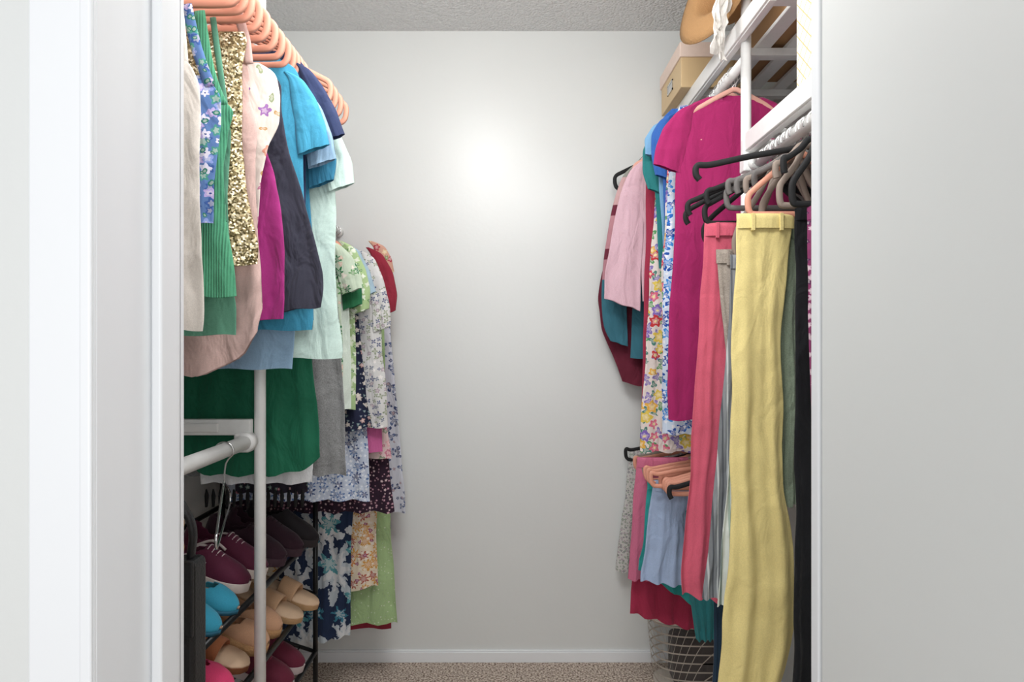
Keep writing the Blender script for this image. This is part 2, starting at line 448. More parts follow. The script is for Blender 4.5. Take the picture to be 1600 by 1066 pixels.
pr_whitegrey = prnt('white_grey_floral', '#d0cecc', [FL(cols=['#6a7488', '#46527a', '#8a947c'], scale=38, size=.4, petals=4, dens=.85, lobe=.4), FL(cols=['#e4e0de', '#a898a2'], scale=30, size=.3, petals=5, dens=.5)])
pr_border = prnt('blue_white_border', '#c0c8d8', [FL(cols=['#34497c', '#5c78a8'], scale=24, size=.48, petals=6, dens=.9, lobe=.4), FL(cols=['#dce2ec'], scale=46, size=.3, petals=4, dens=.8)])
pr_pinkfl = prnt('blush_floral', '#d8bebc', [FL(cols=['#c88090', '#dca8ac', '#8a947c'], scale=22, size=.45, petals=5), FL(cols=['#b05870'], scale=26, size=.25, petals=5, dens=.5)])
pr_burg = prnt('burgundy_ditsy', '#2e1c2c', [FL(cols=['#a87488', '#c0a4a8', '#7a4a5c'], scale=60, size=.32, petals=5, dens=.85)], k_=1.25)
pr_leaf = prnt('navy_palm_leaf', '#22304c', [FL(cols=['#d0d4d8', '#b8c0c6'], scale=8, size=.5, petals=7, dens=.7, stretch=.6, lobe=.42), FL(cols=['#3f7f94', '#57949c'], scale=11, size=.38, petals=6, dens=.5, lobe=.4)], k_=1.1)
pr_orange = prnt('orange_tribal', '#e4d4bc', [FL(cols=['#d0823a', '#b05c4a', '#d49c50'], scale=20, size=.5, petals=8, lobe=.3), FL(cols=['#ece0d0'], scale=34, size=.3, petals=4, dens=.7), FL(cols=['#a04870'], scale=24, size=.25, petals=3, dens=.4)])
pr_lgreen = prnt('light_green_dot', '#a2bc88', [FL(cols=['#c4d2b0', '#8aa874'], scale=60, size=.25, petals=3, dens=.6)])
pr_longnavy = prnt('white_navy_vine', '#cfd0da', [FL(cols=['#3c4870', '#5c6a90'], scale=20, size=.38, petals=3, dens=.85, lobe=.5), FL(cols=['#a08490', '#46547e'], scale=26, size=.25, petals=5, dens=.5)])
pr_redfl = prnt('peach_red_floral', '#d0a08c', [FL(cols=['#b04050', '#e0c89c', '#7c8a54'], scale=26, size=.45, petals=5)])
pr_bright = prnt('bright_garden_floral', '#e8dcd6', [FL(cols=['#5f9c64', '#4c8478', '#8a78bc'], scale=30, size=.5, petals=3, dens=.85, lobe=.4), FL(cols=['#d8405c', '#e8b44c', '#e06c88', '#cc3c40', '#8468bc', '#e4c858'], scale=21, size=.5, petals=5, dens=.9, centre='#f8e4a8')], k_=1.15)
pr_bluewhite = prnt('blue_white_print', '#cfdcec', [FL(cols=['#2a6cc0', '#3c8cd8', '#1f4fa4'], scale=24, size=.6, petals=4, lobe=.4), FL(cols=['#e8ecf6'], scale=40, size=.3, petals=3, dens=.5)])
pr_greyfl = prnt('grey_tiny_floral', '#c8c6c2', [FL(cols=['#6a6a72', '#9a8a94', '#7c8c7c'], scale=70, size=.4, petals=4)])
pr_purple = prnt('plum_print', '#8c3c68', [FL(cols=['#c88aa8', '#5c2c54', '#d0b0c0'], scale=40, size=.4, petals=5)])
pr_char = prnt('dark_trop', '#2a2430', [FL(cols=['#a05868', '#b88c90', '#5c746c'], scale=34, size=.36, petals=5, dens=.6)])

# ------------------------------------------------------------ upper-left tops
def GL(kind, label, d, px, mat, **k):
    k.setdefault('cx', LUX)
    garment(kind, label, k.pop('cat', 'top'), d, P(d, px), mat, rodz=LUZ, **k)
GL('tank_top', 'cream sleeveless top with wide shoulder straps', 1.05, [(287, 92), (300, 105), (312, 135), (316, 200), (316, 300), (320, 420), (322, 500), (320, 515)], fab('#eae0d6'), straps=[(286, 100, 9), (283, 50, 9), (277, -20, 9)], fold=.009, dip=.0)
GL('tank_top', 'blue and violet floral tank top', 1.092, [(322, 118), (345, 150), (344, 200), (336, 270), (331, 330), (330, 350)], pr_bluefloral, straps=[(328, 135, 9), (308, 75, 9), (294, 10, 9)], fold=.006)
GL('tank_top', 'bright green ribbed tank top', 1.135, [(338, 145), (367, 172), (355, 205), (348, 260), (352, 340), (364, 410), (369, 463)], fab('#56a880', rib=1300), straps=[(347, 165, 9), (328, 110, 9), (314, 20, 9)], fold=.009)
GL('tank_top', 'sage green camisole longer than the ribbed tank', 1.162, [(345, 180), (362, 200), (356, 300), (360, 420), (371, 480), (369, 524)], fab('#5f987e'), straps=[(355, 190, 5), (345, 110, 5), (335, 30, 5)], fold=.005)
GL('tank_top', 'gold sequinned sleeveless top', 1.19, [(381, 50), (386, 62), (377, 110), (380, 165), (379, 230), (384, 300), (395, 350), (404, 385), (402, 414)], sequin(), fold=.009, dip=.05)
GL('tank_top', 'dusty pink flared sleeveless top with curved hem', 1.228, [(384, 90), (392, 110), (386, 150), (402, 200), (398, 300), (404, 400), (408, 470), (408, 520), (404, 588)], fab('#d6b4ac'), fold=.011, nf=5, hem=lambda u: .085*u**4, straps=[(388, 100, 8), (384, 60, 8), (372, 20, 8)])
GL('blouse', 'cream sleeveless blouse with pink and purple flower sprigs', 1.268, [(405, 98), (432, 112), (439, 150), (436, 195), (420, 225), (408, 280), (402, 360), (398, 440)], pr_whitefl, fold=.008, dip=.05)
GL('tank_top', 'magenta purple sleeveless top', 1.31, [(408, 120), (420, 150), (414, 230), (428, 270), (440, 330), (446, 400), (447, 480), (444, 512)], fab('#ac2c80'), fold=.009, hem=lambda u: .02*u*u)
GL('blouse', 'sheer charcoal blouse with a wide drop hem', 1.35, [(418, 108), (440, 130), (438, 170), (452, 240), (474, 310), (492, 380), (506, 440), (508, 468), (504, 500)], fab('#3e3e4c', wr=.9), fold=.011, nf=6, hem=lambda u: .03*u*u)
GL('t_shirt', 'turquoise blue crew-neck t-shirt', 1.388, [(436, 92), (460, 100), (470, 125), (472, 180), (474, 300), (482, 420), (490, 500), (488, 516)], fab('#40a0c4'), sleeve=[(462, 122, 10), (474, 155, 20), (484, 195, 24), (490, 235, 25)], fold=.005, dip=.05, th=.008)
GL('t_shirt', 'pale denim-blue cotton crew t-shirt', 1.42, [(440, 95), (464, 110), (470, 140), (470, 300), (464, 420), (460, 520), (456, 577)], fab('#94b6d2'), sleeve=[(470, 136, 9), (484, 170, 20), (498, 215, 23), (504, 256, 23)], fold=.005, dip=.05, th=.008)
GL('t_shirt', 'navy blue short-sleeve t-shirt', 1.446, [(440, 80), (468, 92), (480, 110), (478, 200), (476, 400)], fab('#343f64'), sleeve=[(474, 106, 8), (490, 135, 15), (508, 175, 19), (522, 216, 17)], fold=.004, dip=.05, th=.008)
GL('t_shirt', 'deep sky-blue cotton crew t-shirt', 1.47, [(446, 100), (470, 120), (478, 150), (480, 250), (490, 400), (490, 500)], fab('#3a8cb0'), sleeve=[(480, 170, 10), (494, 212, 22), (504, 250, 23), (503, 288, 20)], fold=.004, dip=.05, th=.007)
GL('t_shirt', 'pale mint short-sleeve t-shirt', 1.502, [(450, 110), (478, 130), (500, 180), (520, 260), (526, 330), (524, 420), (530, 500), (536, 548), (535, 560)], fab('#cbe2d8'), sleeve=[(492, 165, 11), (510, 210, 22), (526, 255, 25), (530, 295, 24)], fold=.006, dip=.05, th=.008)
def GM(kind, label, d, px, mat, hwt=.2, cx=-.66, cat='top', **k):
    S = shoulders(cx, LUZ-.09, hwt, 1)+P(d, px)
    garment(kind, label, cat, d, S, mat, cx=cx, rodz=LUZ, **k)
GM('tunic', 'dark green tunic with a curved hem', 1.605, [(480, 400), (487, 560), (495, 650), (499, 700), (500, 742)], fab('#146a4c', rough=.7), fold=.010, nf=5, hem=lambda u: .04*u**4, hwt=.17)
GM('blouse', 'long white blouse with a straight hem', 1.65, [(480, 400), (486, 560), (488, 700), (486, 755)], fab('#e8e8ea'), fold=.007, hwt=.17)
GM('t_shirt', 'heather grey long cotton top', 1.70, [(516, 300), (526, 450), (534, 560), (540, 680), (543, 742)], fab('#9a9a9a', var=.25), fold=.010, nf=6, hwt=.17)
GM('kimono', 'black kimono with a row of tassels along the hem', 1.755, [(470, 400), (478, 600), (480, 770)], pr_char, fold=.007, hwt=.17)
tg = []
for i in range(15):
    x = -.83+i*.0186; z0 = CZ-(766-533)/F*1.755
    y = 1.738
    tg.append(sweep([(x, y, z0+.006), (x+.001, y, z0-.012), (x, y, z0-.042)], [.002, .0055, .0035], n=8))
thing('tassel_trim', 'row of black cotton tassels hanging from the kimono hem', 'tassels', (-.7, 1.738, .83), [pt('tassels', merge(*tg), plain('black_cotton', '#161618', .9))], stuff=True)

# ------------------------------------------------------------ rear-left dresses
def GR(kind, label, d, px, mat, top=0, cat='dress', cx=LRX, hwt=.19, **k):
    S = shoulders(cx, LRZ-.085-top, hwt, 1)+P(d, px)
    S2 = [S[0]]
    for q in S[1:]:
        if q[1] < S2[-1][1]-.004: S2.append(q)
    k['fold'] = min(.010, k.get('fold', .006)); k.setdefault('th', .008)
    garment(kind, label, cat, d, S2, mat, cx=cx, rodz=LRZ, hw=.155, hlabel='coral clothes hanger under the dresses', hgroup='coral hangers on the dress rod', **k)
GR('blouse', 'green palm-print short-sleeve blouse', 1.86, [(532, 440), (536, 560), (535, 600)], pr_palm, cat='top', hwt=.16, sleeve=[(522, 382, 9), (534, 400, 16), (546, 430, 18), (552, 455, 17)])
GR('t_shirt', 'mint green and white short-sleeve top', 1.90, [(545, 440), (548, 560), (548, 640)], fab('#dfeade'), cat='top', hwt=.17, sleeve=[(536, 395, 9), (545, 420, 15), (550, 450, 16), (552, 480, 15)], smat=fab('#2f7a50'))
GR('blouse', 'soft green leaf-print blouse', 1.935, [(552, 450), (556, 560), (556, 640)], pr_greenw, cat='top', hwt=.18, sleeve=[(545, 385, 9), (556, 420, 15), (562, 455, 17), (562, 488, 15)])
GR('dress', 'navy floral dress with small cream flowers', 1.97, [(560, 470), (566, 560), (574, 640), (582, 678)], pr_navy, hwt=.19, fold=.012, nf=6, hem=lambda u: .02*u*u, sleeve=[(552, 390, 9), (564, 425, 14), (572, 462, 16)], smat=fab('#9fb8c8'))
GR('dress', 'blue and white patterned dress with border hem', 2.005, [(560, 480), (568, 600), (578, 700), (580, 782)], pr_border, hwt=.18, fold=.010, nf=6)
GR('dress', 'white dress with grey and navy flowers', 2.045, [(594, 480), (598, 560), (604, 620), (606, 668)], pr_whitegrey, hwt=.2, fold=.012, nf=6, sleeve=[(575, 400, 9), (586, 435, 13), (594, 480, 15), (596, 515, 15)])
GR('dress', 'hot pink sleeveless dress', 2.08, [(580, 500), (592, 600), (598, 706)], fab('#cc6098'), hwt=.18)
GR('dress', 'white and pale blush floral dress', 2.11, [(585, 500), (600, 640), (612, 716)], pr_pinkfl, hwt=.18)
GR('dress', 'burgundy ditsy floral dress', 2.145, [(590, 500), (605, 700), (616, 800)], pr_burg, hwt=.18, fold=.014, nf=7)
GR('dress', 'navy dress with large white palm leaves', 2.18, [(560, 500), (556, 700), (550, 850), (547, 1006)], pr_leaf, hwt=.17, fold=.012, nf=6, hem=lambda u: .03*u)
GR('dress', 'orange and cream geometric print dress', 2.215, [(585, 500), (588, 800), (591, 930)], pr_orange, hwt=.18, fold=.010, hem=lambda u: .03*u)
GR('dress', 'light green midi dress with tiny dots', 2.255, [(600, 500), (604, 700), (612, 850), (621, 975)], pr_lgreen, hwt=.19, fold=.012, nf=6)
GR('dress', 'deep red dress with short sleeves', 2.30, [(600, 500), (604, 700), (608, 850), (611, 982)], fab('#98283c'), hwt=.21, sleeve=[(588, 395, 9), (600, 425, 14), (606, 462, 15), (605, 490, 13)])
GR('dress', 'long white dress with navy vine print', 2.345, [(606, 480), (618, 600), (628, 720), (634, 802)], pr_longnavy, hwt=.21, fold=.010, nf=5)
GR('blouse', 'peach and red floral blouse', 2.385, [(606, 450), (608, 600)], pr_redfl, cat='top', hwt=.22, sleeve=[(592, 385, 9), (600, 405, 12), (603, 430, 13)])
GR('blouse', 'periwinkle blue long-sleeve blouse', 2.42, [(575, 450), (580, 600)], fab('#8fa4c8'), cat='top', hwt=.2, fold=.005, top=-.02)

# ------------------------------------------------------------ right upper
def GU(kind, label, d, px, mat, cat='dress', cx=RUX, hmat=None, **k):
    k.setdefault('hw', .165)
    garment(kind, label, cat, d, P(d, px), mat, cx=cx, rodz=RUZ, hmat=hmat or M_rose, hlabel=k.pop('hlabel', 'rose pink velvet clothes hanger'), hgroup='velvet hangers on the long-hang rod', **k)
GU('cardigan', 'deep maroon cardigan with a pointed hem', 2.395, [(1010, 240), (988, 262), (972, 300), (955, 380), (940, 430), (934, 470), (940, 520), (958, 560), (972, 606)], fab('#6e2236'), cat='sweater', cx=.6, hmat=M_black, hlabel='black velvet clothes hanger', hw=.215, fold=.009, hem=lambda u: .02*u*u)
st = bands('sweater', [(0, '#3a7080'), (.40, '#3a7080'), (.525, '#b07c86'), (.60, '#6e2a3c'), (.64, '#b8848c'), (.76, '#6e2a3c'), (.80, '#caa4a4'), (.90, '#94948c')])
GU('sweater', 'colour-block knitted sweater with pink, maroon and teal sleeves', 2.345, [(1012, 236), (990, 258), (985, 300), (990, 420), (985, 560)], st, cat='sweater', cx=.6, fold=.006, sleeve=[(986, 262, 10), (972, 320, 15), (962, 400, 19), (959, 470, 20), (962, 520, 19), (967, 537, 14)])
GU('t_shirt', 'pale pink long-sleeve tee', 2.25, [(1020, 232), (1000, 248), (996, 290), (1002, 400), (1004, 470)], fab('#e4bcc8'), cat='top', hw=.2, fold=.007, sleeve=[(998, 256, 10), (988, 300, 19), (980, 370, 25), (973, 430, 28), (972, 476, 28)], sfold=.010)
GU('dress', 'crimson dress beside a pink tee', 2.19, [(1030, 225), (1010, 250), (1008, 400), (1004, 560), (1002, 640)], fab('#a8304c'), fold=.006)
GU('dress', 'bright garden-floral dress in red, yellow and purple', 2.13, [(1040, 205), (1022, 230), (1024, 300), (1016, 380), (1014, 460), (1008, 540), (1003, 620), (999, 690), (999, 706)], pr_bright, fold=.012, nf=6)
GU('t_shirt', 'teal short-sleeve crew tee', 2.08, [(1040, 190), (1020, 205), (1024, 300), (1030, 420)], fab('#2a8484'), cat='top', fold=.004, th=.008, sleeve=[(1026, 208, 9), (1018, 235, 14), (1020, 270, 16), (1026, 300, 14)])
GU('t_shirt', 'sky-blue short-sleeve cotton tee', 2.045, [(1048, 180), (1026, 196), (1030, 300), (1038, 420)], fab('#7cb0d8'), cat='top', fold=.004, th=.008, sleeve=[(1030, 196, 9), (1021, 218, 14), (1022, 246, 14)])
GU('t_shirt', 'royal-blue short-sleeve cotton tee', 2.01, [(1050, 170), (1034, 185), (1036, 300), (1042, 420)], fab('#3468b8'), cat='top', fold=.004, th=.008, sleeve=[(1040, 186, 8), (1030, 210, 13), (1032, 245, 15), (1036, 278, 13)])
GU('dress', 'muted garden floral sundress', 1.975, [(1060, 170), (1046, 200), (1042, 280), (1034, 420), (1036, 600), (1034, 702)], pr_bright, fold=.009)
GU('dress', 'blue and white printed dress', 1.935, [(1062, 165), (1048, 190), (1044, 300), (1037, 420), (1035, 560), (1036, 679)], pr_bluewhite, fold=.009, nf=6)
GU('tunic', 'long magenta short-sleeve tunic tee', 1.81, [(1128, 143), (1105, 150), (1078, 160), (1064, 180), (1058, 230), (1054, 320), (1053, 400), (1046, 470), (1042, 560), (1044, 656)], fab('#a81c62', wr=.35), cat='top', hw=.17, fold=.009, nf=4, dip=.03, crumple=.004, sleeve=[(1072, 172, 12), (1058, 200, 22), (1048, 232, 24), (1042, 264, 22)])
for i, y in enumerate([1.85, 1.872, 1.894]):
    hanger(RUX, RUZ, y, hw=.15, mat=M_rose, label='rose pink velvet clothes hanger', group='velvet hangers on the long-hang rod', hook=M_white)

# ------------------------------------------------------------ trousers on near right rod
def trousers(label, d, Lp, Rp, mat, kind='trousers', hmat=None, hlab=None, hw=None, rx=0, rod_=(RNX, RNZ), neck=.055, band=True, hgroup='velvet trouser hangers', hdrop=None, **k):
    L = P(d, Lp); R = P(d, Rp)
    SEED[0] += 1
    k.setdefault('th', .009)
    parts = [pt('legs' if kind == 'trousers' else 'fabric', cloth(d, R, L=L, seed=SEED[0], **k), mat)]
    zt = R[0][1]
    xl, xr = L[0][0], R[0][0]
    if band:
        wb = cloth(d, [(xr+.002, zt+.003), (xr+.001, zt-.030)], L=[(xl-.002, zt+.003), (xl-.001, zt-.030)], th=k['th']+.0028, nz=5, fold=0, crumple=.0, seed=1)
        parts.append(pt('waistband', wb, mat))
        for x in (xl+(xr-xl)*.25, xl+(xr-xl)*.75):
            parts.append(pt('belt_loop', box(x-.004, x+.004, d-k['th']-.005, d-k['th']+.003, zt-.036, zt+.002), mat, smooth=False, bevel=.001))
    cxm = (xl+xr)/2
    thing(kind, label, kind, (cxm, d, zt), parts)
    rx_, rz_ = rod_
    if hw is None: hw = max(.07, min(.2, rx_-xl-.005))
    hanger(rx_, rz_, d, hw=hw, neck=neck, drop=hdrop or max(.02, rz_-neck-zt-.03), mat=hmat or M_black, label=hlab or 'black velvet trouser hanger', group=hgroup, rx=rx, rodr=.015, tall=.0065, tipr=.014)
TA = dict(hmat=M_taupe, hlab='taupe velvet trouser hanger')
trousers('plum floral print slim trousers', 1.28, [(1262, 320), (1263, 500), (1266, 660)], [(1380, 320), (1375, 660)], pr_purple, fold=.006)
trousers('black trousers beside the yellow pair', 1.34, [(1243, 322), (1243, 500), (1242, 700), (1240, 900), (1236, 1100)], [(1350, 322), (1345, 1100)], fab('#1a1b1f'), fold=.010, nf=3, hmat=M_taupe, hlab='taupe velvet trouser hanger')
trousers('pale yellow cotton trousers', 1.405, [(1152, 338), (1150, 420), (1145, 500), (1142, 640), (1140, 800), (1134, 940), (1124, 1066), (1122, 1100)], [(1240, 336), (1232, 400), (1222, 470), (1222, 600), (1224, 760), (1240, 860), (1243, 980), (1222, 1066), (1214, 1100)], fab('#f4e094', rough=.75, wr=.28, sheen=.05), fold=.012, nf=2, crumple=.006, hw=.112, hmat=M_coral, hlab='coral velvet trouser hanger')
trousers('sage green linen trousers', 1.435, [(1200, 350), (1200, 790)], [(1252, 350), (1246, 500), (1250, 650), (1246, 790)], fab('#9cac94', var=.15), fold=.009, nf=3, **TA)
trousers('mint and white striped trousers', 1.465, [(1165, 420), (1150, 600), (1140, 700), (1128, 850), (1122, 948)], [(1215, 420), (1200, 948)], bands('mint_stripe', [(0, '#dfe6e0'), (.45, '#a8bcb0'), (.6, '#dfe6e0'), (.8, '#8c9c98')], axis=0, rep=.03), fold=.008, **TA)
trousers('grey striped wide-leg trousers', 1.495, [(1142, 400), (1140, 500), (1130, 600), (1120, 720), (1108, 850), (1098, 935)], [(1190, 400), (1180, 935)], bands('grey_stripe', [(0, '#7c8084'), (.35, '#5c6066'), (.5, '#8c9094'), (.85, '#c4c8c8')], axis=0, rep=.022), fold=.008, hw=.11, **TA)
trousers('beige linen shorts with a wide waistband', 1.522, [(1120, 392), (1124, 440), (1134, 560)], [(1185, 392), (1185, 560)], fab('#b4a89c', var=.2), fold=.006, kind='shorts', hw=.12, hdrop=.06, hmat=M_grey, hlab='grey velvet trouser hanger')
trousers('coral pink wide-leg trousers', 1.56, [(1102, 350), (1096, 430), (1088, 560), (1082, 680), (1072, 820), (1062, 905), (1066, 930)], [(1170, 350), (1165, 600), (1145, 935)], fab('#d85c74', rough=.75, wr=.3), fold=.011, nf=3, crumple=.004, hem=lambda u: -.012*u, hw=.16)
trousers('navy trousers on a black hanger', 1.6, [(1124, 380), (1120, 700), (1112, 1080)], [(1170, 380), (1150, 1080)], fab('#2a4258'), fold=.006, hw=.15)
for y, hw_, dr, m, lb in [(1.375, .235, .05, M_black, 'black velvet clothes hanger'), (1.585, .195, .085, M_black, 'black velvet clothes hanger'), (1.62, .19, .10, M_black, 'black velvet clothes hanger'), (1.545, .16, .065, M_black, 'black velvet clothes hanger'), (1.51, .12, .05, M_grey, 'grey velvet clothes hanger'), (1.48, .11, .055, M_grey, 'grey velvet clothes hanger'),
                      (1.45, .1, .06, M_taupe, 'taupe velvet clothes hanger'), (1.42, .092, .055, M_grey, 'grey velvet clothes hanger'), (1.36, .07, .05, M_taupe, 'taupe velvet clothes hanger'), (1.32, .07, .05, M_black, 'black velvet clothes hanger')]:
    hanger(RNX, RNZ, y, hw=hw_, neck=.045, drop=dr, mat=m, label=lb, group='velvet trouser hangers', rodr=.015, tall=.0065, bar=False, tipr=.011, hook=M_white)

# ------------------------------------------------------------ lower right
LR = (RLX, RLZ)
def low(kind, label, d, Lp, Rp, mat, band=True, hm=M_coral, hl='coral velvet hanger with clips', **k):
    trousers(label, d, Lp, Rp, mat, kind=kind, rod_=LR, hmat=hm, hlab=hl, neck=.03, hw=.16, rx=-.04, band=band, hdrop=.03, hgroup='hangers on the lower rod', **k)
low('skirt', 'tiny grey floral skirt', 2.42, [(985, 705), (978, 760), (968, 840), (962, 893)], [(1100, 705), (1100, 893)], pr_greyfl, fold=.012, nf=6, hm=M_black, hl='black velvet skirt hanger')
low('shorts', 'cream shorts beside a pink skirt', 2.24, [(1010, 730), (1004, 800), (1000, 880)], [(1080, 730), (1080, 880)], fab('#d8c8bc'), fold=.006)
low('skirt', 'crimson wrap skirt with an angled hem', 2.135, [(1005, 740), (996, 850), (986, 930), (984, 972)], [(1100, 740), (1090, 972)], fab('#ac2a4c'), fold=.010, nf=4, hem=lambda u: -.03*u)
low('skirt', 'pink gathered cotton skirt', 2.1, [(996, 716), (988, 800), (981, 906)], [(1080, 716), (1080, 906)], fab('#d06c8c'), fold=.009, nf=5, hm=M_taupe, hl='taupe velvet skirt hanger')
low('skirt', 'teal wrap skirt with a pointed hem', 2.065, [(1012, 750), (1006, 850), (998, 888), (998, 930)], [(1100, 750), (1105, 930)], fab('#2ca09c'), fold=.010, nf=4, hem=lambda u: .03-.07*(u+.3))
low('shorts', 'light blue chambray shorts', 2.025, [(1022, 752), (1014, 800), (1008, 860), (1000, 898)], [(1076, 752), (1074, 800), (1072, 912)], fab('#a8bcdc'), fold=.009, nf=3, hem=lambda u: -.01*u)
low('shorts', 'dark teal shorts beside the chambray pair', 1.98, [(1072, 800), (1072, 900), (1088, 1000)], [(1120, 800), (1118, 1000)], fab('#2a7c80'), fold=.008)
for i, y in enumerate((1.9, 1.925, 1.95, 2.0)):
    hanger(RLX, RLZ, y, hw=.165, neck=.03, drop=.045, mat=M_coral, label='coral velvet hanger with clips', group='hangers on the lower rod', bar=bool(i % 2), tipr=.012)
for y in (1.87, 2.2, 2.36):
    hanger(RLX, RLZ, y, hw=.17, neck=.03, drop=.05, mat=M_black if y != 2.36 else M_taupe, label='black velvet skirt hanger' if y != 2.36 else 'taupe velvet skirt hanger', group='hangers on the lower rod', bar=False, tipr=.012)

# ------------------------------------------------------------ laundry basket
def basket():
    bm = bmesh.new()
    zt, zb = .29, .012
    rows, n = 8, 42
    CX, CY = .69, 2.30
    def ring(z, k):
        out = []
        hx, hy = .205*k, .125*k
        for i in range(n):
            a = 2*pi*i/n+z*2.2
            c, s = cos(a), sin(a)
            out.append((CX+hx*math.copysign(abs(c)**.6, c), CY+hy*math.copysign(abs(s)**.6, s), z))
        return out
    R = []
    for j in range(rows+1):
        z = zb+(zt-.03-zb)*j/rows
        R.append([bm.verts.new(p) for p in ring(z, .86+.12*j/rows)])
    fs = []
    for j in range(rows):
        for i in range(n):
            fs.append(bm.faces.new((R[j][i], R[j][(i+1) % n], R[j+1][(i+1) % n], R[j+1][i])))
    bmesh.ops.inset_individual(bm, faces=fs, thickness=.0075)
    bmesh.ops.delete(bm, geom=fs, context='FACES')
    bm.faces.new(R[0])
    bm.verts.index_update()
    g = ([tuple(v.co) for v in bm.verts], [tuple(v.index for v in f.verts) for f in bm.faces]); bm.free()
    rim = []
    for i in range(48):
        a = 2*pi*i/48; c, s = cos(a), sin(a)
        rim.append((CX+.205*math.copysign(abs(c)**.6, c), CY+.125*math.copysign(abs(s)**.6, s), zt-.014))
    m = plain('beige_plastic', '#e0d6ca', .5)
    thing('laundry_basket', 'beige plastic laundry basket with slotted lattice sides on the carpet', 'laundry basket', (CX, CY, 0), [
        pt('body', g, m, solid=.005, smooth=False), pt('rim', sweep(rim, .007, .014, n=8, closed=True), m)])
    thing('folded_towel', 'dark folded towel lying inside the laundry basket', 'towel', (CX, CY, .03), [
        pt('cloth', box(.57, .81, 2.24, 2.36, .02, .19), fab('#5c5654'), smooth=False, bevel=.025)])
basket()

# ------------------------------------------------------------ boxes, hat, tissue
M_wood = plain('light_wood_veneer', '#d8bc90', .5, bs=14.)
M_pinkbox = plain('blush_cardboard', '#ecd6c8', .7)
zb = 2.089
thing('storage_box', 'blush and wood-effect keepsake box with metal label holder', 'storage box', (.66, 2.27, zb), [
    pt('body', box(.565, .80, 2.14, 2.42, zb, zb+.105), M_wood, smooth=False, bevel=.003),
    pt('lid', box(.56, .805, 2.135, 2.425, zb+.1, zb+.15), M_pinkbox, smooth=False, bevel=.003),
    pt('label_holder', merge(box(.5615, .5655, 2.245, 2.315, zb+.035, zb+.04), box(.5615, .5655, 2.245, 2.315, zb+.066, zb+.071), box(.5615, .5655, 2.245, 2.25, zb+.035, zb+.071), box(.5615, .5655, 2.31, 2.315, zb+.035, zb+.071), box(.563, .5652, 2.25, 2.31, zb+.04, zb+.066)), M_chrome, smooth=False)])
M_card = plain('brown_cardboard', '#a98258', .8)
thing('cardboard_box', 'plain brown cardboard box lying on the slatted shelf', 'cardboard box', (.82, 1.8, zb), [
    pt('body', box(.73, .93, 1.55, 2.1, zb, zb+.2), M_card, smooth=False, bevel=.003), pt('flap', box(.73, .93, 1.55, 1.82, zb+.2, zb+.204), M_card, smooth=False)])
def lattice():
    t = NT('orange_lattice_print')
    tc = t.n('ShaderNodeTexCoord').outputs['Object']; sp = t.n('ShaderNodeSeparateXYZ', {0: tc})
    h = t.math('ADD', sp.outputs[0], sp.outputs[1])
    a = t.math('ABSOLUTE', t.math('SINE', t.math('MULTIPLY', t.math('ADD', h, sp.outputs[2]), 90.)))
    b = t.math('ABSOLUTE', t.math('SINE', t.math('MULTIPLY', t.math('SUBTRACT', h, sp.outputs[2]), 90.)))
    m = t.math('LESS_THAN', t.math('MINIMUM', a, b), .16)
    t.bsdf(Base_Color=t.mix(m, C('#f4efe6'), C('#e8b878')), Roughness=.8); return t.m
thing('fabric_storage_bin', 'white fabric storage bin with an orange lattice pattern', 'storage bin', (.76, 1.33, 1.78), [
    pt('body', box(.632, .90, 1.25, 1.425, 1.779, 2.05), lattice(), smooth=False, bevel=.006),
    pt('rim_trim', merge(box(.628, .904, 1.246, 1.429, 2.04, 2.06)), plain('white_cotton', '#efece6', .8), smooth=False, bevel=.003)])
def hat():
    n = 48; V = []; Fc = []
    prof = [(.02, .105), (.06, .104), (.078, .09), (.084, .05), (.09, .01), (.11, .0), (.15, .004), (.175, .012)]
    ax = Matrix.Rotation(math.radians(-72), 3, 'Y')
    yaw = Matrix.Rotation(math.radians(22), 3, 'Z')
    c0 = Vector((.575, 1.80, 2.25))
    for r, h in prof:
        for k in range(n):
            a = 2*pi*k/n
            p = Vector((r*cos(a), r*sin(a)*.95, -h+.004*sin(3*a)*(r/.175)))
            V.append(tuple(c0+yaw@(ax@p)))
    for j in range(len(prof)-1):
        for k in range(n): Fc.append((j*n+k, j*n+(k+1) % n, (j+1)*n+(k+1) % n, (j+1)*n+k))
    Fc.append(tuple(range(n)))
    bandp = []
    for r, h in [(.0915, .012), (.0865, .04)]:
        for k in range(n):
            a = 2*pi*k/n; p = Vector((r*cos(a), r*sin(a)*.95, -h)); bandp.append(tuple(c0+yaw@(ax@p)))
    bf = [(k, (k+1) % n, n+(k+1) % n, n+k) for k in range(n)]
    m = plain('straw', '#b48a5c', .8, bump=.5, bs=200.)
    thing('straw_hat', 'tan straw hat leaning over the shelf edge', 'hat', tuple(c0), [pt('hat_body', (V, Fc), m, solid=.003), pt('ribbon', (bandp, bf), plain('cream_ribbon', '#e0cfb4', .7), solid=.002)])
hat()
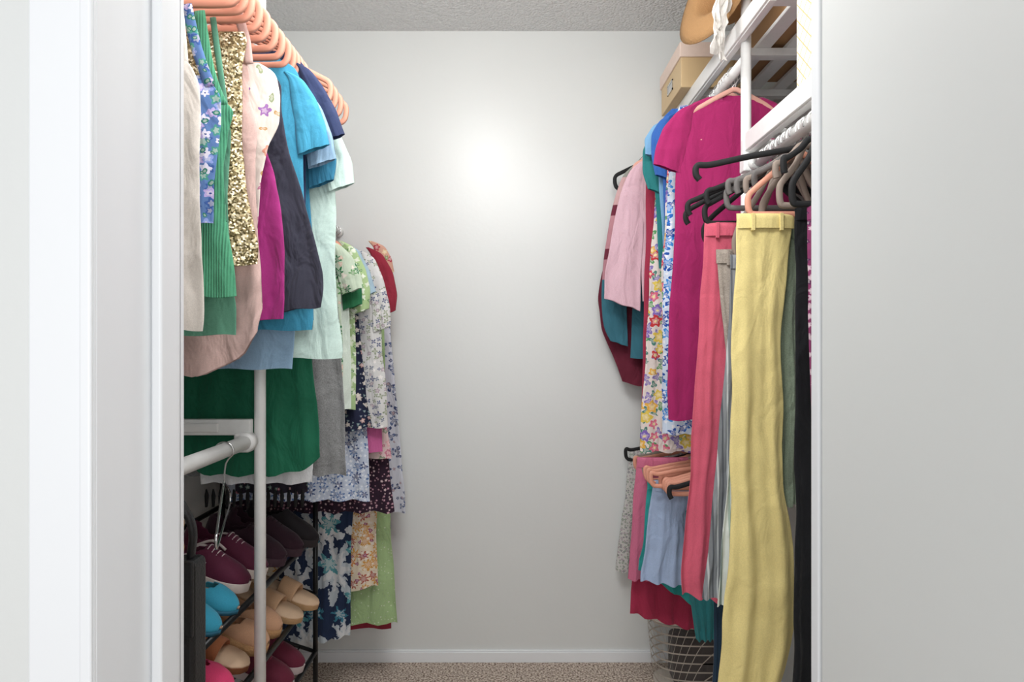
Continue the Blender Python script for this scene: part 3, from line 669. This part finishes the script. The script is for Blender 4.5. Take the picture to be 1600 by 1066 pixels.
def tissue():
    V = []; Fc = []; n = 14
    for i in range(n+1):
        for j in range(n+1):
            u, v = i/n, j/n
            x = .53+.06*u-.02*v; z = 2.17-.19*v+.02*noise.noise(Vector((u*4, v*5, 1)))
            y = 1.64+.05*u+.03*noise.noise(Vector((u*5, v*4, 3)))
            x += .014*noise.noise(Vector((u*6, v*6, 8)))-.018*sin(v*3)*u
            V.append((x, y, z))
    for i in range(n):
        for j in range(n): Fc.append((i*(n+1)+j, (i+1)*(n+1)+j, (i+1)*(n+1)+j+1, i*(n+1)+j+1))
    thing('tissue_paper', 'crumpled white tissue paper hanging off the shelf edge', 'tissue paper', (.55, 1.7, 2.1), [pt('sheet', (V, Fc), plain('tissue', '#f2eee8', .8), smooth=False, solid=.001)])
tissue()

# ------------------------------------------------------------ wire hanger, handbag
hanger(-.63, 1.0, 1.40, hw=.19, neck=.075, drop=.07, mat=M_chrome, label='empty chrome wire hanger on the lower rod', rodr=.0165, thick=.003, tall=.002, tipr=.008, tilt=1.92)
def handbag():
    M_l = plain('black_leather', '#131315', .4, bump=.3, bs=250.)
    x0, x1 = -.83, -.582
    body = box(x0, x1, 1.165, 1.225, .58, .835)
    fl = box(x0-.002, x1+.002, 1.160, 1.168, .70, .84)
    def st(sx):
        return sweep(crv([(sx, 1.195, .835), (sx+.004, 1.19, .90), (-.64, 1.19, .98), (-.64, 1.19, 1.018)], 8), .006, .010, n=8, power=.6)
    chain = []
    for k in range(4):
        zc = .845+.022*k
        chain.append(sweep([(-.598+.005*cos(a)*(1 if k % 2 else .4), 1.155+.004*cos(a)*(0 if k % 2 else 1), zc+.012*sin(a)) for a in [2*pi*i/14 for i in range(14)]], .0019, n=6, closed=True))
    thing('handbag', 'black leather handbag with gold clasp chain on a strap', 'handbag', (-.7, 1.2, .58), [
        pt('body', body, M_l, smooth=False, bevel=.012), pt('flap', fl, M_l, smooth=False, bevel=.003), pt('strap', st(-.60), M_l), pt('strap', st(-.80), M_l), pt('clasp_chain', merge(*chain), M_gold, label='gold clasp chain')])
handbag()

# ------------------------------------------------------------ shoe rack
RX, RB = -.645, -.95
Y0, Y1 = 1.27, 2.10
SZ = [.60, .41, .22]
SL = .10
def rack():
    parts = []
    for x, h in ((RX, .83), (RB, .93)):
        for y in (Y0, Y1):
            hh = h if y == Y1 else h-.17
            parts.append(pt('post', sweep([(x, y, 0), (x, y, hh)], .008, n=12), M_blackm))
    parts.append(pt('side_rail', sweep([(RX, Y0, .65), (RB, Y0, .75)], .006, n=8), M_blackm))
    parts.append(pt('side_rail', sweep([(RX, Y1, .80), (RB, Y1, .90)], .006, n=8), M_blackm))
    for z in SZ:
        g = [sweep([(RX, Y0, z), (RX, Y1, z)], .008, n=10), sweep([(RB, Y0, z+SL), (RB, Y1, z+SL)], .008, n=10)]
        for k in range(1, 6):
            t = k/6; g.append(sweep([(RX+(RB-RX)*t, Y0, z+SL*t), (RX+(RB-RX)*t, Y1, z+SL*t)], .0035, n=6))
        for y in (Y0, Y1): g.append(sweep([(RX, y, z), (RB, y, z+SL)], .006, n=8))
        parts.append(pt('shelf', merge(*g), M_blackm))
    thing('shoe_rack', 'black metal shoe rack with sloping wire shelves full of shoes', 'shoe rack', ((RX+RB)/2, (Y0+Y1)/2, 0), parts)
rack()
# ------------------------------------------------------------ shoes
def half_w(s):
    pts = [(0, .0), (.03, .018), (.1, .029), (.25, .032), (.42, .029), (.6, .037), (.75, .042), (.88, .035), (.96, .02), (1, .0)]
    for (a, x), (b, y) in zip(pts, pts[1:]):
        if s <= b: return x+(y-x)*(s-a)/(b-a)
    return 0
def lerp(pts, s):
    for (a, x), (b, y) in zip(pts, pts[1:]):
        if s <= b: return x+(y-x)*(s-a)/(b-a)
    return pts[-1][1]
def sole_geo(L, z0, z1f, grow=.002, n=40, z0f=None):
    ss = [(1-cos(pi*i/n))/2 for i in range(n+1)]
    up = [(s, half_w(s)+grow*(1 if 0 < i < n else 0)) for i, s in enumerate(ss)]
    outl = [(s, w) for s, w in up]+[(s, -w) for s, w in reversed(up[1:-1])]
    V = []; m = len(outl)
    for lev in (0, 1):
        for s, w in outl:
            V.append((s*L-L, w, (z1f(s) if lev else (z0f(s) if z0f else z0))))
    Fc = [(i, (i+1) % m, m+(i+1) % m, m+i) for i in range(m)]
    for lev in (0, 1):
        o = lev*m
        for i in range(n):
            c = (m-i) % m; d = m-i-1
            q2 = []
            for e in [o+i, o+i+1, o+d, o+c]:
                if e not in q2: q2.append(e)
            if len(q2) >= 3: Fc.append(tuple(q2))
    return V, Fc
def upper_geo(L, hf, zs, open0, open1, rimk=.62):
    ns, na = 26, 16; V = []; Fc = []
    for i in range(ns+1):
        s = .012+.976*i/ns; w = half_w(s)*.97; h = hf(s)
        for k in range(na+1):
            a = pi*k/na
            V.append((s*L-L, w*cos(a)*(1-.12*sin(a)), zs(s)+h*abs(sin(a))**.7))
    for i in range(ns):
        s = (i+.5)/ns
        for k in range(na):
            kk = abs(k+.5-na/2)/(na/2)
            if open0 < s < open1 and kk < rimk*sqrt(max(0, 1-((s-(open0+open1)/2)/((open1-open0)/2))**2))+(.15 if s < (open0+open1)/2 else 0): continue
            a = i*(na+1)+k; Fc.append((a, a+1, a+na+2, a+na+1))
    return V, Fc
def xf(g, x, y, z, yaw=0):
    sl = math.atan2(SL, RX-RB)
    Ms = Matrix.Rotation(sl, 3, 'Y'); Y_ = Matrix.Rotation(yaw, 3, 'Z')
    return ([tuple(Vector((x, y, z))+Ms@(Y_@Vector(v))) for v in g[0]], g[1])
def shoe(kind, style, label, y, shelf, col, sole, toex=-.64, yaw=0, L=.245, col2=None, lace='#cfc4c0', group=None):
    zs = SZ[shelf]+.0095
    ox, oz = toex, zs-(toex-RX)*SL/(RX-RB)
    T = lambda g: xf(g, ox, y, oz, yaw)
    um, sm = fab(col, rough=.7, wr=.1), plain('sole_'+sole.strip('#'), sole, .7)
    P_ = []
    if style == 'sneaker':
        P_.append(pt('sole', T(sole_geo(L, 0, lambda s: .021+.004*abs(s-.5), .003)), sm, bevel=.003))
        P_.append(pt('upper', T(upper_geo(L, lambda s: lerp([(0, .05), (.1, .066), (.35, .055), (.5, .062), (.65, .048), (.85, .034), (1, .012)], s), lambda s: .019, .08, .48)), um, solid=.004, sub=1))
        hz = lambda s: .019+lerp([(0, .05), (.1, .066), (.35, .055), (.5, .062), (.65, .048), (.85, .034), (1, .012)], s)
        lg = merge(*[sweep(crv([((.5+.05*k)*L-L, -.016, hz(.5+.05*k)-.004), ((.5+.05*k)*L-L, 0, hz(.5+.05*k)+.002), ((.5+.05*k)*L-L, .016, hz(.5+.05*k)-.004)], 5), .0016, n=6) for k in range(4)])
        P_.append(pt('laces', T(lg), plain('lace_'+lace.strip('#'), lace, .8)))
        if col2:
            for sd in (-1, 1):
                sg = sweep(crv([(.2*L-L, sd*.034, .03), (.38*L-L, sd*.0335, .06), (.55*L-L, sd*.036, .05)], 6), .004, .0018, n=6)
                P_.append(pt('side_stripe', T(sg), plain('stripe_'+col2.strip('#'), col2, .6)))
    elif style == 'flat':
        P_.append(pt('sole', T(sole_geo(L, 0, lambda s: .010 if s > .25 else .016, .001)), sm))
        P_.append(pt('upper', T(upper_geo(L, lambda s: lerp([(0, .045), (.15, .050), (.5, .038), (.75, .038), (.9, .026), (1, .008)], s), lambda s: .009, .06, .72, .85)), um, solid=.003, sub=1))
        P_.append(pt('insole', T(sole_geo(L*.96, .0125, lambda s: .018, -.004)), plain('insole_tan', '#c8a890', .8)))
    elif style == 'espadrille':
        P_.append(pt('sole', T(sole_geo(L, 0, lambda s: lerp([(0, .04), (.5, .032), (1, .022)], s), .003)), plain('rope_jute', '#b88c60', .9, bump=.8, bs=180.)))
        P_.append(pt('upper', T(upper_geo(L, lambda s: lerp([(0, .05), (.15, .055), (.5, .034), (.75, .038), (.9, .03), (1, .012)], s), lambda s: lerp([(0, .038), (.5, .03), (1, .02)], s), .06, .66, .8)), um, solid=.003, sub=1))
    elif style == 'slide':
        zf = lambda s: lerp([(0, .034), (.5, .026), (1, .020)], s)
        P_.append(pt('sole', T(sole_geo(L, 0, lambda s: zf(s)-.006, .003)), sm, bevel=.002))
        P_.append(pt('footbed', T(sole_geo(L, 0, zf, .001, z0f=lambda s: zf(s)-.008)), plain('footbed_nude', '#dcbc9c', .7)))
        V = []; Fc = []; n = 16
        for i, s in enumerate([.46, .51, .58, .65, .70]):
            for k in range(n+1):
                a = pi*k/n
                V.append((s*L-L, (half_w(s)+.004)*cos(a), .012+(.05-.012*(i/4))*sin(a)**.8))
        for i in range(4):
            for k in range(n): b = i*(n+1)+k; Fc.append((b, b+1, b+n+2, b+n+1))
        P_.append(pt('strap', T((V, Fc)), um, solid=.004, sub=1))
    elif style == 'pump':
        zf = lambda s: lerp([(0, .075), (.3, .055), (.6, .014), (1, .008)], s)
        P_.append(pt('sole', T(sole_geo(L*.95, 0, lambda s: zf(s), .001, z0f=lambda s: max(0, zf(s)-.008))), sm))
        P_.append(pt('upper', T(upper_geo(L*.95, lambda s: lerp([(0, .05), (.15, .052), (.5, .03), (.75, .034), (.9, .024), (1, .01)], s), zf, .06, .68, .8)), um, solid=.003, sub=1))
        P_.append(pt('heel', T(sweep([(-L*.9, 0, 0), (-L*.91, 0, .035), (-L*.9, 0, .072)], [.012, .013, .022], n=12)), um))
    thing(kind, label, 'shoe', (ox-.12, y, oz), P_, group=group)
def pair(kind, style, label, y0, shelf, col, sole, dy=.098, tx=-.64, tx2=None, **k):
    shoe(kind, style, label, y0, shelf, col, sole, toex=tx, yaw=random.uniform(-.06, .06), **k)
    shoe(kind, style, label, y0+dy, shelf, col, sole, toex=tx2 or tx, yaw=random.uniform(-.06, .06), **k)
pair('flat_shoe', 'flat', 'teal blue knitted flat shoe', 1.385, 0, '#2a96b4', '#1c5f78', dy=.10, tx=-.632, tx2=-.637)
pair('sneaker', 'sneaker', 'maroon sneaker with white sole and pale trim', 1.60, 0, '#5c1c38', '#d8ccc4', tx=-.66, tx2=-.655, col2='#e8d8d4', lace='#d8c8c8')
pair('sneaker', 'sneaker', 'dark plum knitted sneaker', 1.80, 0, '#331826', '#3c2430', tx=-.64, tx2=-.625, lace='#241018')
shoe('sneaker', 'sneaker', 'black sneaker on the top shelf', 1.998, 0, '#1a1418', '#241c20', toex=-.61, lace='#18141a')
pair('pump', 'pump', 'hot pink pump with block heel', 1.40, 1, '#e83c74', '#c01c54', dy=.09, tx=-.65)
shoe('slide_sandal', 'slide', 'brown woven slide sandal', 1.585, 1, '#a8643c', '#7c4828', toex=-.655)
pair('espadrille', 'espadrille', 'tan espadrille with rope sole', 1.68, 1, '#cf9f7c', '#b88c60', dy=.097, tx=-.645)
pair('slide_sandal', 'slide', 'nude slide sandal with a wide strap', 1.885, 1, '#cca27c', '#b08c64', dy=.105, tx=-.62, tx2=-.605)
pair('sneaker', 'sneaker', 'burgundy sneaker on the lower shelf', 1.86, 2, '#6c2038', '#c8b8b8', tx=-.64, lace='#904058')

# ------------------------------------------------------------ camera, light
cam = bpy.data.cameras.new('camera'); co = bpy.data.objects.new('camera', cam); COL.objects.link(co)
co.location = (0, 0, CZ); co.rotation_euler = (pi/2, 0, 0)
cam.sensor_width = 36; cam.lens = 22.5; cam.clip_start = .01
SC.camera = co
def light(name, typ, loc, e, rot=(0, 0, 0), col=(1, 1, 1), spec=1., **k):
    l = bpy.data.lights.new(name, typ); l.energy = e; l.color = col; l.specular_factor = spec
    for a, b in k.items(): setattr(l, a, b)
    o = bpy.data.objects.new(name, l); COL.objects.link(o); o.location = loc; o.rotation_euler = rot
light('closet_ceiling_light', 'POINT', (-.15, 1.3, 2.30), 14, spec=1.3, shadow_soft_size=.10, col=(1, .995, .985))
light('added_header_fill', 'AREA', (0, .86, 2.16), 9.5, rot=(math.radians(40), 0, 0), spec=.15, shape='RECTANGLE', size=.75, size_y=.25)  # added fill for the lower back wall and garment fronts, not a fixture
light('added_hall_fill', 'AREA', (-.1, -1.2, 1.5), 34, rot=(math.radians(88), 0, 0), spec=.5, shape='RECTANGLE', size=2.2, size_y=1.6, col=(.98, .99, 1))  # added frontal fill behind the camera, stands in for ambient light from the hall
w = bpy.data.worlds.new('w'); SC.world = w; w.use_nodes = True
w.node_tree.nodes['Background'].inputs[0].default_value = (.95, .97, 1, 1)
w.node_tree.nodes['Background'].inputs[1].default_value = .4
SC.view_settings.view_transform = 'Standard'
SC.view_settings.look = 'None'
SC.view_settings.exposure = 0
